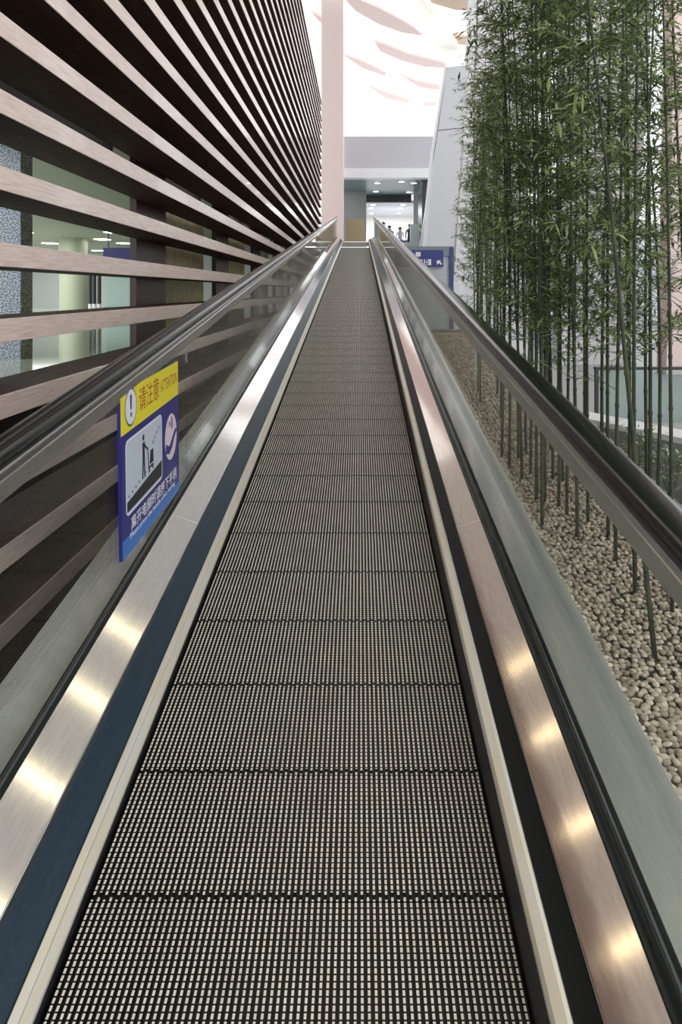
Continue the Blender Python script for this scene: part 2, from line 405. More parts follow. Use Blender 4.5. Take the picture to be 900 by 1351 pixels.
for i, (px, py, yy) in enumerate(((66,321,27),(135,317,25),(164,322,27),(130,332,32),(90,335,34),(30,310,22),(150,308,22))):
    c = at(px, py, yy); c.z = EZ + 1.75
    e = empty('ceiling_light', (c.x, c.y, c.z), 'small square downlight in the ceiling of the hall behind the slats', 'light', 'downlights of the left hall')
    b = MB(); b.box(c.x-.26, c.x+.26, c.y-.26, c.y+.26, c.z-.02, c.z); b.build('frame', 'print_white', e)
    b = MB(); b.box(c.x-.22, c.x+.22, c.y-.22, c.y+.22, c.z-.03, c.z-.02); b.build('diffuser', 'lamp', e)
for i in range(4):
    l = bpy.data.lights.new('hall_light', 'AREA'); l.energy = 170; l.shape = 'RECTANGLE'; l.size = 5; l.size_y = 3; l.color = (.95, 1, .95)
    lo = bpy.data.objects.new('hall_light', l); COL.objects.link(lo); lo.location = (-7 - 2.2*i, 7 + 7.5*i, EZ + 1.70)

# ------------------------------------------------------------------ pink column, far hall
b = MB(); p0 = at(424, 300, 34); p1 = at(453, 300, 34); b.box(p0.x, p1.x, 34, 35.4, 2.0, EZ + 14.4)
o = b.build('tall_pillar', 'pink', bevel=.03); tag(o, 'tall pale pink plastered pillar at the end of the slatted wall', 'pillar')
YF = 36.0
b = MB(); a = at(454, 222, YF); c = at(576, 180, YF); b.box(a.x, c.x, YF, YF + .5, a.z, c.z); b.build('wall_front', 'bulk')['kind'] = 'structure'
b = MB(); a = at(454, 235, YF); c = at(566, 222.5, YF); b.box(a.x, c.x, YF - .15, YF + .5, a.z, c.z); b.build('trim_3', 'white_bright')['kind'] = 'structure'
zc = at(0, 235, YF).z
b = MB(); b.box(-1.0, 4.6, YF + .5, 42.2, zc, zc + .2); b.build('ceiling', 'teal')['kind'] = 'structure'
a = at(483, 267, 42.2); c = at(543, 257, 42.2)
b = MB(); b.box(a.x, c.x, 42.2, 42.5, a.z, zc); b.build('trim_4', 'dark')['kind'] = 'structure'
b = MB(); b.box(-1.0, a.x, 40.5, 40.8, zl, zc); b.build('wall_far_left', 'grey')['kind'] = 'structure'
b = MB(); b.box(c.x, 4.6, 40.5, 40.8, zl, zc); b.build('wall_far_right', 'grey')['kind'] = 'structure'
b = MB(); b.box(-1.0, 5, 42.5, 50, a.z, a.z + .15); b.build('ceiling', 'bulk')['kind'] = 'structure'
b = MB(); b.box(-1.0, 5, 50, 50.2, zl, a.z); b.build('wall_back', 'cream')['kind'] = 'structure'
b = MB(); a2 = at(557, 318, YF+.6); c2 = at(567, 236, YF+.6); b.box(a2.x, c2.x, YF+.6, YF+3.0, zl, zc-.01); b.build('trim_5', 'dark')['kind'] = 'structure'
b = MB(); a = at(457, 313, 35.2); c = at(481, 289, 35.2); b.box(a.x, c.x, 35.2, 35.6, zl, c.z)
o = b.build('bronze_partition', 'bronze', bevel=.02); tag(o, 'bronze coloured partition at the top landing of the walkway', 'partition')
for i, (px, py, zz) in enumerate(((498,241,zc),(496,252,zc),(540,253,zc),(546,241,zc),(530,239,zc),(492,269.5,0),(490,274,0),(490,281,0),(532,269.5,0),(529,274,0),(526,281,0))):
    zz = zz or at(0, 267, 42.2).z
    yy = (zz - EZ) * F / (PY - py); x = (px - PX) * yy / F
    e = empty('downlight', (x, yy, zz), 'small round downlight in the dark ceiling of the far upper hall', 'light', 'downlights of the far upper hall')
    b = MB(); b.tube([(x,yy,zz-.03),(x,yy,zz)], [.16,.16], 16); b.build('rim', 'print_white', e)
    b = MB(); b.tube([(x,yy,zz-.04),(x,yy,zz-.03)], [.13,.13], 16); b.build('lens', 'lamp', e)
l = bpy.data.lights.new('far_hall_light', 'AREA'); l.energy = 260; l.size = 3; lo = bpy.data.objects.new('far_hall_light', l); COL.objects.link(lo); lo.location = (2.0, 46.5, at(0,267,42.2).z - .05)

# potted plant in the upper hall
c = at(560, 300, 35.6); e = empty('potted_plant', (c.x, c.y, zl), 'potted plant with white and green leaves at the right of the far hall opening', 'plant')
b = MB(); b.tube([(c.x,c.y,zl),(c.x,c.y,zl+.5)], [.17,.24], 14); b.build('pot', 'pot', e)
b = MB()
for i in range(36):
    a_ = R.uniform(0, 6.28); el = R.uniform(.5, 1.4); L = R.uniform(.5, 1.3); d = Vector((math.cos(a_)*math.cos(el)*.6, math.sin(a_)*math.cos(el)*.6, math.sin(el)))
    p = Vector((c.x, c.y, zl+.45)); q = p + d*L; w = d.cross(Vector((0,0,1))).normalized()*.05
    b.add([p, p+d*L*.55+w, q-Vector((0,0,.1)), p+d*L*.55-w], [(0,1,2,3)])
b.build('leaf_cluster', 'leaf2', e)['kind'] = 'stuff'

# people in the far hall
def person(x, y, z, h, shirt, label, armup):
    e = empty('person', (x, y, z), label, 'person', None)
    k_ = h / 1.7
    J = [((0,0,.92),.15),((0,0,1.12),.135),((0,0,1.32),.16),((0,0,1.45),.07),((0,0,1.56),.085),((0,0,1.64),.09),((0,0,1.69),.06),
         ((-.09,0,.86),.10),((-.10,.02,.48),.065),((-.10,0,.09),.045),((-.10,-.12,.04),.04),
         ((.09,0,.86),.10),((.10,-.03,.48),.065),((.11,0,.09),.045),((.11,-.12,.04),.04),
         ((-.19,0,1.38),.06),((-.24,0,1.10),.045),((-.22,-.12,.88),.035),((-.21,-.16,.80),.03),
         ((.19,0,1.38),.06),((.24,0,1.10),.045),((.22,-.14 - armup*.1,.90 + armup*.25),.035),((.20,-.20-armup*.1,.86+armup*.3),.03)]
    E = [(0,1),(1,2),(2,3),(3,4),(4,5),(5,6),(0,7),(7,8),(8,9),(9,10),(0,11),(11,12),(12,13),(13,14),(2,15),(15,16),(16,17),(17,18),(2,19),(19,20),(20,21),(21,22)]
    me = bpy.data.meshes.new('body'); me.from_pydata([Vector(j[0])*k_ for j in J], E, []); o = bpy.data.objects.new('body', me); COL.objects.link(o); o.parent = e
    sk = o.modifiers.new('skin', 'SKIN')
    for i, j in enumerate(J):
        me.skin_vertices[0].data[i].radius = (j[1]*k_, j[1]*k_*.8)
    me.skin_vertices[0].data[0].use_root = True
    o.modifiers.new('sub', 'SUBSURF').levels = 1
    dg = bpy.context.evaluated_depsgraph_get(); nm = bpy.data.meshes.new_from_object(o.evaluated_get(dg)); o.modifiers.clear(); o.data = nm
    nm.materials.clear()
    for m in ('skin', shirt, 'cloth'): nm.materials.append(M[m])
    for p in nm.polygons:
        c_ = p.center / k_
        p.material_index = 0 if (c_.z > 1.47 or (abs(c_.x) > .17 and c_.z < .93 + armup*.2 and c_.y < -.1)) else (2 if c_.z < .93 else 1); p.use_smooth = True
    b = MB(); n = 10; vs = []
    hx = Vector((x, y, z + 1.625*k_))
    for i in range(5):
        ph = i/4*math.pi*.55
        for j in range(n):
            a = 2*math.pi*j/n; vs.append(hx + Vector((.105*math.sin(ph)*math.cos(a), .02+.115*math.sin(ph)*math.sin(a), .11*math.cos(ph)+.005))*k_)
    b.add(vs, [(i*n+j, i*n+(j+1)%n, (i+1)*n+(j+1)%n, (i+1)*n+j) for i in range(4) for j in range(n)])
    b.build('hair', 'cloth', e, smooth=True)
for px, yy, h, sh, lb, au in ((506,41.0,1.72,'cloth','person in dark clothing, leftmost of the group in the far hall',0),
                          (514,42.5,1.66,'cloth','person in dark clothing, second from left in the far hall',1),
                          (528,43,1.62,'cloth2','person in a pale top and dark trousers in the middle of the far hall',1),
                          (541,42,1.70,'cloth','person in dark clothing at the right of the group in the far hall',0)):
    x = (px-PX)*yy/F; person(x, yy, zl, h, sh, lb, au)
e = empty('service_desk', ((520-PX)*45/F, 45, zl), 'dark service desk behind the people in the far hall', 'desk')
b = MB(); b.box((500-PX)*45/F, (545-PX)*45/F, 45, 45.6, zl, zl+1.0); b.build('desk_body', 'dark', e)
b = MB(); b.box((499-PX)*45/F, (546-PX)*45/F, 44.9, 45.7, zl+1.0, zl+1.06); b.build('desk_top', 'print_white', e, label='white desk top')

# ------------------------------------------------------------------ roof, soffits
b = MB(); nx, ny = 16, 16
def roofz(x, y): return EZ + 16.2 + 1.2*math.sin((y-30)*.09) - .010*(x-4)**2
vs = []
for layer in (0, .12):
    for j in range(ny+1):
        for i in range(nx+1):
            x = -8 + 22*i/nx; y = 38 + 62*j/ny; vs.append((x, y, roofz(x, y) + layer))
n1 = (nx+1)*(ny+1); fs = []
for j in range(ny):
    for i in range(nx):
        q = [j*(nx+1)+i, j*(nx+1)+i+1, (j+1)*(nx+1)+i+1, (j+1)*(nx+1)+i]; fs.append(tuple(q))
b.add(vs[:n1], fs); b.build('ceiling', 'roof', smooth=True)['kind'] = 'structure'
soff = [([(450,-6),(470,-2),(500,11),(528,26),(548,38),(557,47),(530,43),(500,32),(470,15)],0),
        ([(494,55),(510,60),(540,72),(588,84),(588,90),(560,88),(530,80),(502,68)],0),
        ([(578,40),(600,47),(622,50),(636,46),(640,52),(618,60),(600,58),(588,53)],1),
        ([(548,-24),(642,-24),(636,16),(600,13),(570,4)],1),
        ([(452,72),(480,82),(510,97),(508,100),(480,91)],0),
        ([(528,98),(548,107),(580,114),(580,119),(552,115)],0),
        ([(486,114),(515,125),(541,133),(538,136),(510,130)],0),
        ([(411,16),(432,27),(453,40),(448,43),(428,36)],0),
        ([(558,136),(576,137),(574,141),(560,140)],0)]
for (pts, k), lbs in zip(soff, ['largest curved pinkish soffit at the top left of the white roof','second largest pinkish soffit, crossing the middle of the white roof','small tan soffit right of the diagonal roof beam','large tan soffit at the very top of the frame beside the fins','thin pinkish soffit sliver left of the middle, just right of the pink pillar','short pinkish soffit below the second largest one','thin pinkish soffit sliver lower in the middle of the roof','thin pinkish soffit sliver beside the top of the slatted wall','smallest and lowest pinkish soffit sliver of the roof']):
    zz = EZ + 14.6; q = []
    for x, y in pts:
        yy = (zz-EZ)*F/(PY-y); q.append(((x-PX)*yy/F, yy, zz))
    b = MB(); b.prism(q, (0,0,.12)); o = b.build('ceiling_soffit', 'soffit_tan' if k else 'soffit')
    tag(o, lbs, 'ceiling panel', 'roof soffits')
zz = EZ + 14.0; q = []
for x, y in ((528,-4),(556,-4),(604,66),(582,70)):
    yy = (zz-EZ)*F/(PY-y); q.append(((x-PX)*yy/F, yy, zz))
b = MB(); b.prism(q, (0,0,.5)); tag(b.build('roof_beam', 'roof'), 'white diagonal beam crossing below the roof soffits', 'beam')

# ------------------------------------------------------------------ right leaning fins
def fin(name, Y, L, Rr, cuts, m, label, depth=.5, edge=None):
    # L, Rr : lists of (x,y) down the left and right edge, panels between the cut rows
    def xat(l, y):
        for (x0,y0),(x1,y1) in zip(l, l[1:]):
            if y0 <= y <= y1: return x0+(x1-x0)*(y-y0)/(y1-y0)
        return l[-1][0] if y > l[-1][1] else l[0][0]
    base = at((L[-1][0]+Rr[-1][0])/2, L[-1][1], Y)
    e = empty(name, tuple(base), label, 'facade panel')
    for y0, y1 in zip(cuts, cuts[1:]):
        q = [at(xat(L,y0),y0+.5,Y), at(xat(Rr,y0),y0+.5-4,Y), at(xat(Rr,y1),y1-.5-4,Y), at(xat(L,y1),y1-.5,Y)]
        b = MB(); b.prism(q, (0,depth,0)); b.build('panel', m, e, bevel=.01)
    if edge:  # separate white strip added to stand for the lit left edge
        q = [at(xat(L,cuts[0]) - edge, cuts[0], Y-.06), at(xat(L,cuts[0]), cuts[0], Y-.06), at(xat(L,200), 200, Y-.06), at(xat(L,cuts[-1]), cuts[-1], Y-.06), at(xat(L,cuts[-1])-edge, cuts[-1], Y-.06), at(xat(L,200)-edge, 200, Y-.06)]
        b = MB(); b.prism(q, (0,depth,0)); b.build('lit_edge_strip', 'white_bright', e, label='bright white strip added for the lit edge')
    return e
fin('leaning_fin', 30, [(590,88),(578,172),(566,235),(554,322),(548,440)], [(626,88),(617,172),(605,322),(598,440)], [88,172,330,440], 'grey_fin', 'pale grey leaning fin right of the far hall opening', edge=3)
fin('leaning_fin', 20, [(634,-90),(633,0),(624,178),(603,320),(596,520)], [(716,-90),(712,0),(704,178),(694,320),(688,520)], [-90,77,300,520], 'white', 'large lavender white leaning fin behind the left end of the bamboo', edge=9)
fin('leaning_fin', 17, [(748,-160),(742,200),(735,520)], [(868,-160),(852,200),(826,520)], [-160,60,330,520], 'grey_fin', 'broad grey fin behind the middle of the bamboo')
fin('leaning_fin', 15, [(893,-200),(886,200),(878,540)], [(1010,-200),(1000,200),(990,540)], [-200,90,360,540], 'pink', 'pale pink fin behind the bamboo at the right edge')
for (x0,x1,y0,y1,m,lb) in ((681,706,-20,32,'print_pink','pink hanging banner high behind the bamboo tips'),(708,736,-25,30,'blue2','blue hanging banner high behind the bamboo tips')):
    b = MB(); b.prism([at(x0,y0,22),at(x1,y0,22),at(x1-2,y1,22),at(x0+2,y1,22)], (0,.03,0)); tag(b.build('banner', m), lb, 'banner')

# far right wall at ground level with glass bays
b = MB(); b.box(2.6, 26, 38, 38.3, 0, EZ + 3.4); b.build('wall_right', 'pale')['kind'] = 'structure'
e = empty('sign_gate', tuple(at(594, 400, 20)), 'blue framed portal with a pale glass panel right of the walkway', 'portal')
Y = 19.0
b = MB(); b.prism([at(520,325,Y),at(598.5,325,Y),at(598.5,338,Y),at(520,338,Y)], (0,.25,0)); b.build('top_beam', 'teal', e, label='grey teal top beam')
b = MB(); a = at(593,395,Y); c = at(598.5,326,Y); b.box(a.x,c.x,Y-.02,Y+.25,0,c.z); b.build('frame_post', 'blueframe', e)
b = MB(); a = at(520,395,Y); c = at(593,338,Y); b.box(a.x,c.x,Y+.08,Y+.12,0,c.z); b.build('frame_panel', 'pale', e)
# hanging direction sign
Y = 18.88
e = empty('direction_sign', tuple(at(555,340,Y)), 'blue direction sign with white symbols beside the right handrail', 'sign')
b = MB(); b.prism([at(522,330,Y),at(585,330,Y),at(585,352,Y),at(522,352,Y)], (0,.12,0)); b.build('sign_box', 'blue', e, bevel=.006)
b = MB(); b.prism([at(522,340.6,Y),at(585,340.6,Y),at(585,341,Y),at(522,341,Y)], (0,-.006,0)); b.build('divider', 'navy', e)
b = MB(); b.prism([at(548.5,332.5,Y),at(555,332.5,Y),at(555,338.5,Y),at(548.5,338.5,Y)], (0,-.006,0)); b.build('square_symbol', 'print_white', e, label='white square symbol')
b = MB(); x = 531.0
strokes = [(0,1,0,8),(1,5,0,1.4),(1,5,3,4.2),(1,4,6.6,8),(6,7.2,0,8),(7.4,10.5,2.6,3.8),(9,10.2,3.8,8),(11.6,15.5,0,1.3),(12.8,14,1.3,8),(11.6,16,4,5.2),(17,18,0,8),(18,21.5,0,1.3),(18,21.5,6.7,8),(20.4,21.5,1.3,6.7),(23,27,.6,1.8),(24.6,25.8,1.8,8),(23,27.6,6.9,8),(28.6,29.8,0,8),(29.8,33,3.2,4.4),(32,33,0,8),(34.2,38,0,7.8)]
for x0,x1,y0,y1 in strokes:
    b.prism([at(x+x0,342+y0,Y),at(x+x1,342+y0,Y),at(x+x1,342+y1,Y),at(x+x0,342+y1,Y)], (0,-.006,0))
b.build('lettering', 'print_white', e, label='white characters')
b = MB(); b.prism([at(577,349.5,Y),at(576,344,Y),at(582,343,Y),at(580.6,345,Y),at(583.5,348,Y),at(582,349.7,Y),at(579,346.8,Y)], (0,-.006,0)); b.build('arrow', 'print_white', e, label='white arrow')

# ------------------------------------------------------------------ gravel bed, curb, low wall, glass rail
BX0, BX1 = .79, 1.80; BY0, BY1 = 1.2, 10.2; HG = EZ - 1.79
bed = empty('gravel_bed', W(BX0, BY0, HG), 'bed of tan pebbles running up along the right side of the walkway', 'gravel bed')
b = MB(); b.sbox(BX0, BX1, BY0, BY1, HG - .5, HG - .012); b.build('soil', 'soil', bed)
def pebble(n_sub, seed):
    bm = bmesh.new(); bmesh.ops.create_icosphere(bm, subdivisions=n_sub, radius=1); rr = random.Random(seed)
    for v in bm.verts:
        v.co *= rr.uniform(.86, 1.08); 
    vs = [v.co.copy() for v in bm.verts]; fs = [tuple(v.index for v in f.verts) for f in bm.faces]; bm.free(); return vs, fs
pv = [pebble(2, i) for i in range(4)] ; pl = [pebble(1, 10+i) for i in range(4)]
near = []
pts = []
y = BY0
while y < BY1:
    sz = .0165 if y < 5.5 else .022
    x = BX0 + .012
    while x < BX1 - .02:
        pts.append((x + R.uniform(-.5,.5)*sz, y + R.uniform(-.5,.5)*sz, sz)); x += sz * 1.62
    y += sz * 1.50
vis = [p for p in pts if p[1] > 1.85 and (p[0]*F/p[1] + PX) < 905 and (EZ-S*p[1]-HG)*F/p[1] + PY < 1100]
vis.sort(key=lambda p: p[1]); nearset = set(vis[:300])
stuff = MB(); pebm = []
for i, (vs, fs) in enumerate(pv):
    me = bpy.data.meshes.new('pebble'); me.from_pydata(vs, [], fs); me.materials.append(M['pebble']); me.polygons.foreach_set('use_smooth', [True]*len(fs)); pebm.append(me)
bl = wloc(bed)
for p in pts:
    sx = p[2]*R.uniform(.75,1.25); sy = p[2]*R.uniform(.6,1.0); sz = p[2]*R.uniform(.45,.7); rz = R.uniform(0,6.28)
    z = S*p[1] + HG - .004 + R.uniform(-.004,.007); tx, ty = R.uniform(-.35,.35), R.uniform(-.35,.35)
    if p in nearset:
        o = bpy.data.objects.new('pebble', pebm[R.randrange(4)]); COL.objects.link(o); o.parent = bed
        o.location = Vector((p[0], p[1], z)) - bl; o.scale = (sx, sy, sz); o.rotation_euler = (tx, ty, rz)
    else:
        mtx = Matrix.Translation((p[0],p[1],z)) @ Matrix.Rotation(rz,4,'Z') @ Matrix.Rotation(tx,4,'X') @ Matrix.Rotation(ty,4,'Y') @ Matrix.Diagonal((sx,sy,sz,1))
        if p[1] < 4.2 : vs, fs = pl[R.randrange(4)] if p[1] > 3.0 else pl[R.randrange(4)]
        else: vs, fs = pl[R.randrange(4)]
        stuff.add([mtx @ v for v in vs], fs)
o = stuff.build('pebble_layer', 'pebble', bed, smooth=True, fix=False); o['kind'] = 'stuff'
b = MB(); b.sbox(BX1 + .001, BX1 + .07, BY0, BY1 + .1, HG - .6, HG + .03); b.sbox(BX0, BX1, BY1, BY1+.1, HG-.6, HG+.03)
o = b.build('planter_curb', 'curb', bevel=.006); tag(o, 'grey stone curb along the outer side of the pebble bed', 'curb')
# low wall behind
e = empty('low_wall', (2.6, 5.4, 0), 'low grey wall with a pale stone cap behind the bamboo at the right edge', 'wall')
zt = EZ - 1.15
w0 = at(742, 544, 1); 
def plan(px, py): 
    Y_ = (EZ - zt)*F/(py-PY); return Vector(((px-PX)*Y_/F, Y_, 0))
A = plan(745,546); B = plan(905,579); B = A + (B-A)*2.2; d = (B-A).normalized(); nrm = Vector((-d.y, d.x, 0)); 
if nrm.y < 0: nrm = -nrm
def wal(mb, z0, z1, o0, o1):
    q = [A+nrm*o0, B+nrm*o0, B+nrm*o1, A+nrm*o1]; mb.prism([v+Vector((0,0,z0)) for v in q], (0,0,z1-z0))
b = MB(); wal(b, 0, zt-.05, .01, .29); b.build('wall_body', 'curb', e)
b = MB(); wal(b, zt-.05, zt, 0, .30); b.build('cap_stone', 'curbtop', e, bevel=.005, label='pale cap')
e = empty('glass_barrier', (5, 9.5, 0), 'glass barrier with a dark top rail beyond the low wall', 'barrier')
for i in range(3):
    b = MB(); b.box(3.05+1.7*i, 4.72+1.7*i, 9.5, 9.515, .0, EZ-1.0); b.build('glass_pane', 'glass2', e)
b = MB(); b.box(3.0, 8.2, 9.46, 9.55, EZ-1.0, EZ-.965); b.build('top_rail', 'dark', e)
for i in range(4):
    b = MB(); b.box(3.0+1.7*i, 3.04+1.7*i, 9.48, 9.53, 0, EZ-1.0); b.build('post', 'dark', e)

# ------------------------------------------------------------------ bamboo
def bamboo_proto(seed, H, lean=(0,0), bend=.06, nbr=34, zlow=.95, r0=.0115):
    rr = random.Random(seed)
    root = bpy.data.objects.new('bamboo', None); COL.objects.link(root)
    def axis(t): return Vector((lean[0]*t + bend*math.sin(t*2.3+seed)*t, lean[1]*t + bend*math.cos(t*1.9+seed*2)*t, H*t))
    stem = MB(); pts = []; rs = []
    nn = int(H/.22)
    for i in range(nn+1):
        t = i/nn; c = axis(t); r = r0*(1-.72*t)
        if 0 < i < nn:
            pts += [axis(t-.004), c, axis(t+.004)]; rs += [r, r*1.35, r]
        else: pts.append(c); rs.append(r)
    stem.tube(pts, rs, 7); stem.build('culm', 'stem', root, smooth=True)
    br = MB(); lf = MB()
    for i in range(nbr):
        t = (zlow + (H-zlow)*((i+rr.random())/nbr))/H; base = axis(t)
        a = rr.uniform(0, 6.28); L = rr.uniform(.18,.46)*(1.05-.45*t); up = rr.uniform(.35, 1.1)
        d = Vector((math.cos(a), math.sin(a), up)).normalized(); p1 = base + d*L*.5; p2 = base + d*L + Vector((0,0,-.07*L))
        br.tube([base, p1, p2], [.0022,.0017,.0010], 3, cap=False)
        tw = [(base,p1,p2)]
        for s_ in range(rr.randint(2,4)):
            f_ = rr.uniform(.3,.9); q0 = base.lerp(p2, f_); a2 = a + rr.uniform(-1.3,1.3); d2 = Vector((math.cos(a2), math.sin(a2), rr.uniform(-.2,.9))).normalized()
            l2 = rr.uniform(.10,.24); q1 = q0 + d2*l2*.5; q2 = q0 + d2*l2; br.tube([q0,q1,q2],[.0013,.001,.0008],3,cap=False); tw.append((q0,q1,q2))
        for (q0,q1,q2) in tw:
            for j in range(rr.randint(5,8)):
                f_ = rr.uniform(.25,1.0); p = q0.lerp(q2, f_); a3 = rr.uniform(0,6.28)
                dd = ((q2-q0).normalized()*.8 + Vector((math.cos(a3), math.sin(a3), rr.uniform(-.75,.35)))).normalized()
                l = rr.uniform(.05,.10); w = l*rr.uniform(.075,.11)
                sd = dd.cross(Vector((rr.uniform(-.4,.4), rr.uniform(-.4,.4), 1))).normalized()*w; nn_ = sd.cross(dd).normalized()*w*.35
                m_ = p + dd*l*.42; tip = p + dd*l - Vector((0,0,l*.12))
                lf.add([p, m_+sd+nn_, tip, m_-sd+nn_, m_], [(0,1,4),(1,2,4),(4,2,3),(0,4,3)])
    br.build('branch_cluster', 'stem', root, fix=False)['kind'] = 'stuff'
    o = lf.build('leaf_cluster', 'leaf', root, fix=False); o['kind'] = 'stuff'
    return root
protos = [bamboo_proto(1,3.6,nbr=40), bamboo_proto(2,3.9,nbr=44,bend=.09), bamboo_proto(3,3.3,nbr=36,bend=.08), bamboo_proto(4,4.2,nbr=46,bend=.05), bamboo_proto(5,3.0,nbr=34,bend=.1), bamboo_proto(6,3.8,(.1,.05),nbr=36,zlow=1.15)]
fprotos = [bamboo_proto(21,3.5,nbr=20), bamboo_proto(22,3.1,nbr=18,bend=.09), bamboo_proto(23,3.8,nbr=22,bend=.07)]
leanA = bamboo_proto(7, 3.4, (-.36,.1), bend=.05, nbr=32, zlow=1.5, r0=.0112)
leanB = bamboo_proto(8, 3.4, (-.02,.05), bend=.02, nbr=30, zlow=1.4, r0=.010)
used = set()
def plant(pr, X, Y, rz, label, group, sc=1.0):
    if id(pr) not in used: used.add(id(pr)); o = pr
    else: o = copy_tree(pr)
    o.location = W(X, Y, HG - .02); o.rotation_euler = (0, 0, rz); o.scale = (sc, sc, sc)
    tag(o, label, 'bamboo', group)
    return o
def gp(px, py):
    Y_ = 985*1.79/(py-266); return ((px-PX)*Y_/F, Y_)
x, y = gp(865, 868); plant(leanA, x, y, 0, 'thick bamboo leaning left as it rises, rooted nearest in the gravel behind the glass', None)
x, y = gp(893, 808); plant(leanB, x-.02, y, 0, 'straight thin bamboo crossing the thick leaning one, at the right edge', None)
x, y = gp(838, 782); plant(protos[5], x, y, .6, 'slim straight bamboo standing just left of the nearest leaning bamboo', None, .95)
x, y = gp(812, 740); plant(protos[3], x, y, 1.6, 'third bamboo from the right edge, its foot bare in the pebbles', None, .9)
x, y = gp(776, 690); plant(protos[1], x, y, 2.2, 'bamboo with a slightly curved culm, fifth from the right edge', None, .9)
x, y = gp(762, 709); plant(protos[0], x, y, 4.2, 'dark bamboo in the middle of the near row, foot seen under the handrail', None, .9)
G1 = 'bamboos in the middle of the bed'; L1 = 'slim green bamboo with dense small leaves, in the middle of the pebble bed'
G2 = 'bamboos at the far end of the bed'; L2 = 'leafy bamboo in the far thicket, in front of the lavender white fin'
for i, (px, py) in enumerate(((748,680),(737,668),(717,640),(708,658),(700,626),(689,632),(730,632),(672,620),(662,604),(672,596),(684,604),(694,598))):
    x, y = gp(px, py); plant(protos[i % 6], x, y, R.uniform(0,6.28), L1, G1, R.uniform(.85,1.0))
cnt = 0
for i in range(46):
    y = 3.9 + (i/36)*5.7 + R.uniform(-.1,.1); x = R.uniform(1.0, 1.74)
    x = max(x, min(1.72, .158*y + R.uniform(0,.3)))
    far = y > 6.6
    plant(fprotos[R.randrange(3)] if y > 5.4 else protos[R.randrange(6)], x, y, R.uniform(0,6.28), L2 if far else L1, G2 if far else G1, R.uniform(.82,1.05) * (.92 if far else 1))
for x, y in ((1.5,2.6),(1.62,3.3),(1.72,3.8),(1.55,3.9),(1.7,4.4),(1.5,4.6)):
    plant(protos[R.randrange(6)], x, y, R.uniform(0,6.28), 'leafy bamboo at the right edge whose foot is hidden behind the handrail', 'bamboos at the right edge', 1.0)
# low shrubs by the wall
for (px, py, s_, lb) in ((842,600,.16,'small bright green shrub at the foot of the low wall'),(884,640,.14,'small yellow green shrub at the right edge below the low wall')):
    x, y = gp(px, py+20); e = empty('small_shrub', W(x, y, HG), lb, 'shrub')
    b = MB(); z = S*y+HG
    for i in range(6):
        a = i; b.tube([(x,y,z),(x+.05*math.cos(a),y+.05*math.sin(a),z+.16),(x+.09*math.cos(a),y+.09*math.sin(a),z+.26)],[.003,.002,.001],4)
    b.build('stem', 'stem', e); b = MB()
    for i in range(220):
        a = R.uniform(0,6.28); r_ = R.uniform(.02,s_); p = Vector((x+r_*math.cos(a), y+r_*math.sin(a), z+R.uniform(.05,.34))); d = Vector((math.cos(a),math.sin(a),R.uniform(-.5,.6))).normalized(); l = .05; w = d.cross(Vector((0,0,1))).normalized()*.008
        b.add([p,p+d*l*.5+w,p+d*l,p+d*l*.5-w],[(0,1,2,3)])
    b.build('leaf_cluster', 'leaf2', e, fix=False)['kind'] = 'stuff'

# ------------------------------------------------------------------ warning sticker on the left glass
SX = -.8925
org = Vector((SX, 2.815, EZ - 1.022)); ang = math.radians(2.6)
st = empty('warning_sticker', tuple(org), 'yellow and blue warning sticker on the left glass balustrade', 'sign')
SW, SH = .885, .640
Mst = Matrix(((0,0,1,0),(math.cos(ang),-math.sin(ang),0,0),(math.sin(ang),math.cos(ang),0,0),(0,0,0,1)))
def sp(u, v, d): return tuple(Mst @ Vector((u, v, d)) + org)
kids = {}
def sheet(name, poly, m, lay, label=None):
    pa = kids.get(name.split('_')[0], st) if not name.endswith('border') else st
    b = MB(); b.prism([sp(u, v, lay*.0004) for u, v in poly], (.0004, 0, 0)); o = b.build(name, m, pa, label=label)
    if name.endswith('border'): kids['pictogram'] = o
    return o
def disc(cx, cy, r, n=36): return [(cx + r*math.cos(2*math.pi*i/n), cy + r*math.sin(2*math.pi*i/n)) for i in range(n)]
def rrect(x0, y0, x1, y1, r):
    q = []
    for cx, cy, a0 in ((x1-r,y1-r,0),(x0+r,y1-r,90),(x0+r,y0+r,180),(x1-r,y0+r,270)):
        for k in range(5): a = math.radians(a0+k*22.5); q.append((cx+r*math.cos(a), cy+r*math.sin(a)))
    return q
HB = .475
b = MB(); b.prism([sp(u, v, -.013) for u, v in ((0,0),(SW,0),(SW,SH),(0,SH))], (.0128,0,0)); b.build('backing_plate', 'navy', st)
sheet('blue_field', [(0,0),(SW,0),(SW,HB),(0,HB)], 'navy', 1)
sheet('light_blue_foot', [(0,0),(SW,0),(SW,.045),(0,.075)], 'blue2', 2)
sheet('yellow_header', [(0,HB),(SW,HB),(SW,SH),(0,SH)], 'yellow', 1)
sheet('symbol_ring', disc(.125,.565,.075), 'navy', 2); sheet('symbol_disc', disc(.125,.565,.068), 'print_white', 3)
sheet('exclamation_mark', [(.117,.555),(.133,.555),(.137,.612),(.113,.612)], 'navy', 4); sheet('exclamation_dot', disc(.125,.535,.010), 'navy', 4)
sheet('pictogram_border', rrect(.050,.150,.575,.445,.03), 'print_white', 2)
sheet('pictogram_field', rrect(.058,.158,.567,.437,.025), 'print_pale', 3)
sheet('pictogram_ramp', [(.06,.165),(.56,.165),(.565,.235),(.38,.225),(.06,.205)], 'print_black', 4)
for i in range(7): sheet('pictogram_dot', disc(.085+.045*i,.222+.006*i,.006,10), 'print_black', 4)
